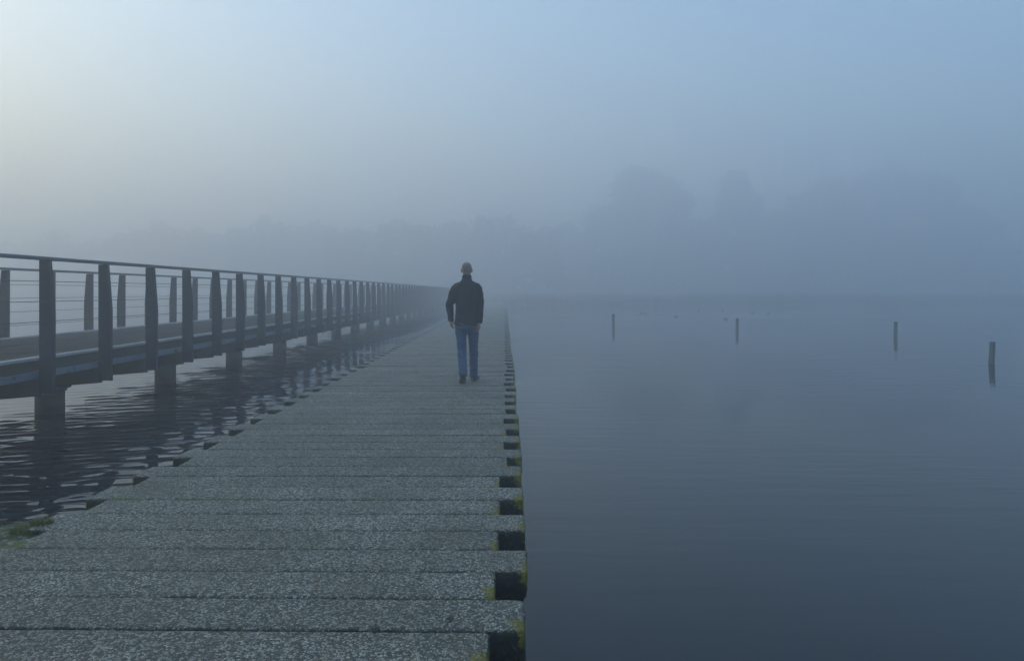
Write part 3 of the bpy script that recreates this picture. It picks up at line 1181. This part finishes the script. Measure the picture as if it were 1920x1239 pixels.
HL, KL, AL = Vector((-.090, 0, .88)), Vector((-.074, .03, .49)), Vector((-.036, -.245, .165))
HR, KR, AR = Vector((.092, 0, .88)), Vector((.098, .12, .475)), Vector((.094, .20, .085))
SLd, EL, WL = Vector((-.162, 0, 1.42)), Vector((-.258, -.015, 1.165)), Vector((-.243, .10, .935))
SR, ER, WR = Vector((.162, 0, 1.42)), Vector((.206, -.045, 1.16)), Vector((.192, -.085, .905))

body = []
body.append(tube_geo([(0, 0, .80), (0, 0, .90), (0, 0, 1.05), (0, 0, 1.25), (0, 0, 1.40), (0, 0, 1.47), (0, .005, 1.52), (0, .012, 1.60), (0, .015, 1.64)],
                     [(.13, .09), (.15, .10), (.14, .095), (.165, .105), (.17, .10), (.13, .085), (.07, .07), (.058, .062), (.06, .065)], 18, True, (1, 0, 0)))
for s_, e_, w_ in ((SLd, EL, WL), (SR, ER, WR)):
    body.append(tube_geo([s_ + Vector((0, 0, .02)), s_.lerp(e_, .4), e_, e_.lerp(w_, .3), w_], [.05, .046, .038, .04, .027], 12))
for h_, k_, a_ in ((HL, KL, AL), (HR, KR, AR)):
    body.append(tube_geo([h_, h_.lerp(k_, .4), k_, k_.lerp(a_, .35), a_], [.085, .075, .052, .054, .036], 12))
body.append(tube_geo([AL + Vector((0, -.03, .0)), AL + Vector((0, .05, -.06)), AL + Vector((0, .14, -.09)), AL + Vector((0, .20, -.09))], [.03, .034, .03, .02], 8))
body.append(tube_geo([AR + Vector((0, -.05, -.035)), AR + Vector((0, .03, -.035)), AR + Vector((0, .13, -.05)), AR + Vector((0, .2, -.055))], [.03, .036, .03, .02], 8))
# head
hc = Vector((0, .012, 1.695))
body.append(ball(hc + Vector((0, -.004, .008)), (.0735, .094, .095), 28, .84))
body.append(ball(hc + Vector((0, .042, -.048)), (.056, .058, .068), 16))
body.append(ball(hc + Vector((0, -.035, -.04)), (.066, .056, .054), 14))
body.append(ball(hc + Vector((0, .078, .02)), (.045, .02, .012), 12))
body.append(tube_geo([hc + Vector((0, .085, .012)), hc + Vector((0, .108, -.022)), hc + Vector((0, .098, -.032))], [.009, .014, .012], 8))
body.append(ball(hc + Vector((0, .092, -.062)), (.022, .012, .006), 10))
body.append(ball(hc + Vector((0, .092, -.072)), (.020, .012, .006), 10))
for s in (-1, 1):
    body.append(ball(hc + Vector((.0795 * s, .0, -.016)), (.0105, .020, .032), 12))
body += hand_geo(WL, (0.03, .28, -1), (0.25, 1, .25), (-1, .05, .1), False, .55)
body += hand_geo(WR, (-.08, -.05, -1), (-.55, .8, 0), (.75, -.6, 0), True, .45)
obj('body', fuse('body', body, .0055, m_skin, 3), man)

# cropped hair: a thin cap over the skull, short at the nape
hv, hf = ball(hc + Vector((0, -.006, .010)), (.0745, .0950, .0958), 40, .84)
keep = []
for f in hf:
    c = sum((hv[i] for i in f), Vector()) / len(f) - hc
    lim = -0.066 if c.y < -0.02 else (-0.004 if c.y < .03 else .045)
    if c.z > lim + 0.006 * mnoise.noise(c * 60):
        keep.append(f)
hair = mesh_np('hair', hv, keep, m_hair, True)
bm = bmesh.new(); bm.from_mesh(hair)
bmesh.ops.delete(bm, geom=[v for v in bm.verts if not v.link_faces], context='VERTS')
bmesh.ops.solidify(bm, geom=bm.faces[:], thickness=0.0015)
bm.to_mesh(hair); bm.free()
obj('hair', hair, man)
for s in (-1, 1):
    V, F = ball(hc + Vector((.031 * s, .088, .003)), .0115, 10)
    obj('eye', mesh_np('eye', V, F, m_eye, True), man)


def jw(co):
    n = mnoise.noise((co.x * 9, co.y * 9, co.z * 16)) * .009 + mnoise.noise((co.x * 22 + 5, co.y * 22, co.z * 38)) * .003
    return n


jacket = []
jacket.append(tube_geo([(0, 0, .852), (0, 0, .868), (0, 0, .93), (0, 0, 1.05), (0, 0, 1.18), (0, -.004, 1.30), (0, -.006, 1.39), (0, -.004, 1.45), (0, 0, 1.495), (0, .004, 1.525), (0, .006, 1.56), (0, .010, 1.603)],
                       [(.176, .130), (.184, .136), (.178, .130), (.168, .118), (.170, .118), (.184, .122), (.19, .12), (.176, .11), (.140, .098), (.092, .086), (.073, .08), (.070, .078)], 24, True, (1, 0, 0)))
for s_, e_, w_ in ((SLd, EL, WL), (SR, ER, WR)):
    d = (w_ - e_).normalized()
    jacket.append(ball(s_ + Vector((-math.copysign(.012, s_.x), 0, -.005)), (.073, .08, .074), 18))
    jacket.append(tube_geo([s_ + Vector((-math.copysign(.006, s_.x), 0, 0)), s_.lerp(e_, .35), s_.lerp(e_, .75), e_, e_.lerp(w_, .4), e_.lerp(w_, .85), w_ + d * .012],
                           [.074, .073, .065, .060, .056, .048, .045], 16))
obj('jacket', fuse('jacket', jacket, .008, m_jacket, 5, jw), man)


def dw(co):
    z = co.z
    k = 0.4 + 1.2 * max(0, 1 - abs(z - .47) / .14) + 1.3 * max(0, 1 - abs(z - .16) / .14) + .9 * max(0, 1 - abs(z - .76) / .12)
    return k * (mnoise.noise((co.x * 9, co.y * 9, z * 34)) * .0085 + mnoise.noise((co.x * 20, co.y * 20 + 3, z * 50)) * .002)


jeans = []
jeans.append(tube_geo([(0, 0, .79), (0, -.012, .83), (0, -.016, .89), (0, -.006, .96), (0, 0, 1.0)],
                      [(.12, .085), (.170, .122), (.164, .118), (.15, .105), (.145, .10)], 20, True, (1, 0, 0)))
for h_, k_, a_ in ((HL, KL, AL), (HR, KR, AR)):
    d = (a_ - k_).normalized()
    jeans.append(tube_geo([h_ + Vector((0, 0, -.0)), h_.lerp(k_, .25), h_.lerp(k_, .6), k_, k_.lerp(a_, .4), k_.lerp(a_, .8), a_ + d * .035],
                          [.088, .09, .077, .069, .067, .064, .066], 16))
obj('jeans', fuse('jeans', jeans, .008, m_jeans, 4, dw), man)


def shoe(name, heel, toe, up):
    heel, toe, up = Vector(heel), Vector(toe), Vector(up).normalized()
    d = toe - heel
    P = lambda f, u: heel + d * f + up * u
    up_geo = [tube_geo([P(0, .045), P(.06, .045), P(.3, .048), P(.55, .04), P(.8, .030), P(.96, .026), P(1, .024)],
                       [(.026, .03), (.041, .042), (.043, .046), (.048, .036), (.050, .026), (.038, .02), (.018, .012)], 14, True, up.cross(d).normalized()),
              tube_geo([P(.14, .05), P(.15, .105)], [.042, .040], 14)]
    s = obj('shoe', fuse('shoe', up_geo, .006, m_shoe, 3), man)
    sole = tube_geo([P(-.01, .010), P(.05, .010), P(.3, .010), P(.55, .010), P(.8, .010), P(.97, .012), P(1.02, .016)],
                    [(.024, .014), (.044, .016), (.042, .016), (.050, .016), (.052, .016), (.040, .013), (.016, .008)], 12, True, up.cross(d).normalized())
    obj('sole', mesh_np('sole', sole[0], sole[1], m_sole, True), s)


shoe('shoe', (-.030, -.305, .098), (-.060, -.085, -.004), (0, -.42, 1))
shoe('shoe', (.086, .135, .004), (.138, .415, .014), (0, 0, 1))

# ------------------------------------------------------------------ fog
bm = bmesh.new()
bm_box(bm, (-505, -65, -2.0), (505, 520, 37.0))
hz = bm_to_mesh('haze', bm)
hm = bpy.data.materials.new('fog')
hm.use_nodes = True
hnt = hm.node_tree
hnt.nodes.clear()
ho = hnt.nodes.new('ShaderNodeOutputMaterial')
pv = hnt.nodes.new('ShaderNodeVolumePrincipled')
pv.inputs['Color'].default_value = (0.900, 0.932, 0.965, 1)
pv.inputs['Density'].default_value = HAZE_DENSITY
pv.inputs['Anisotropy'].default_value = 0.56
hnt.links.new(pv.outputs[0], ho.inputs['Volume'])
hz.materials.append(hm)
h = obj('haze', hz)
tag(h, 'pale morning fog lying over the lake', None, None, 'stuff')
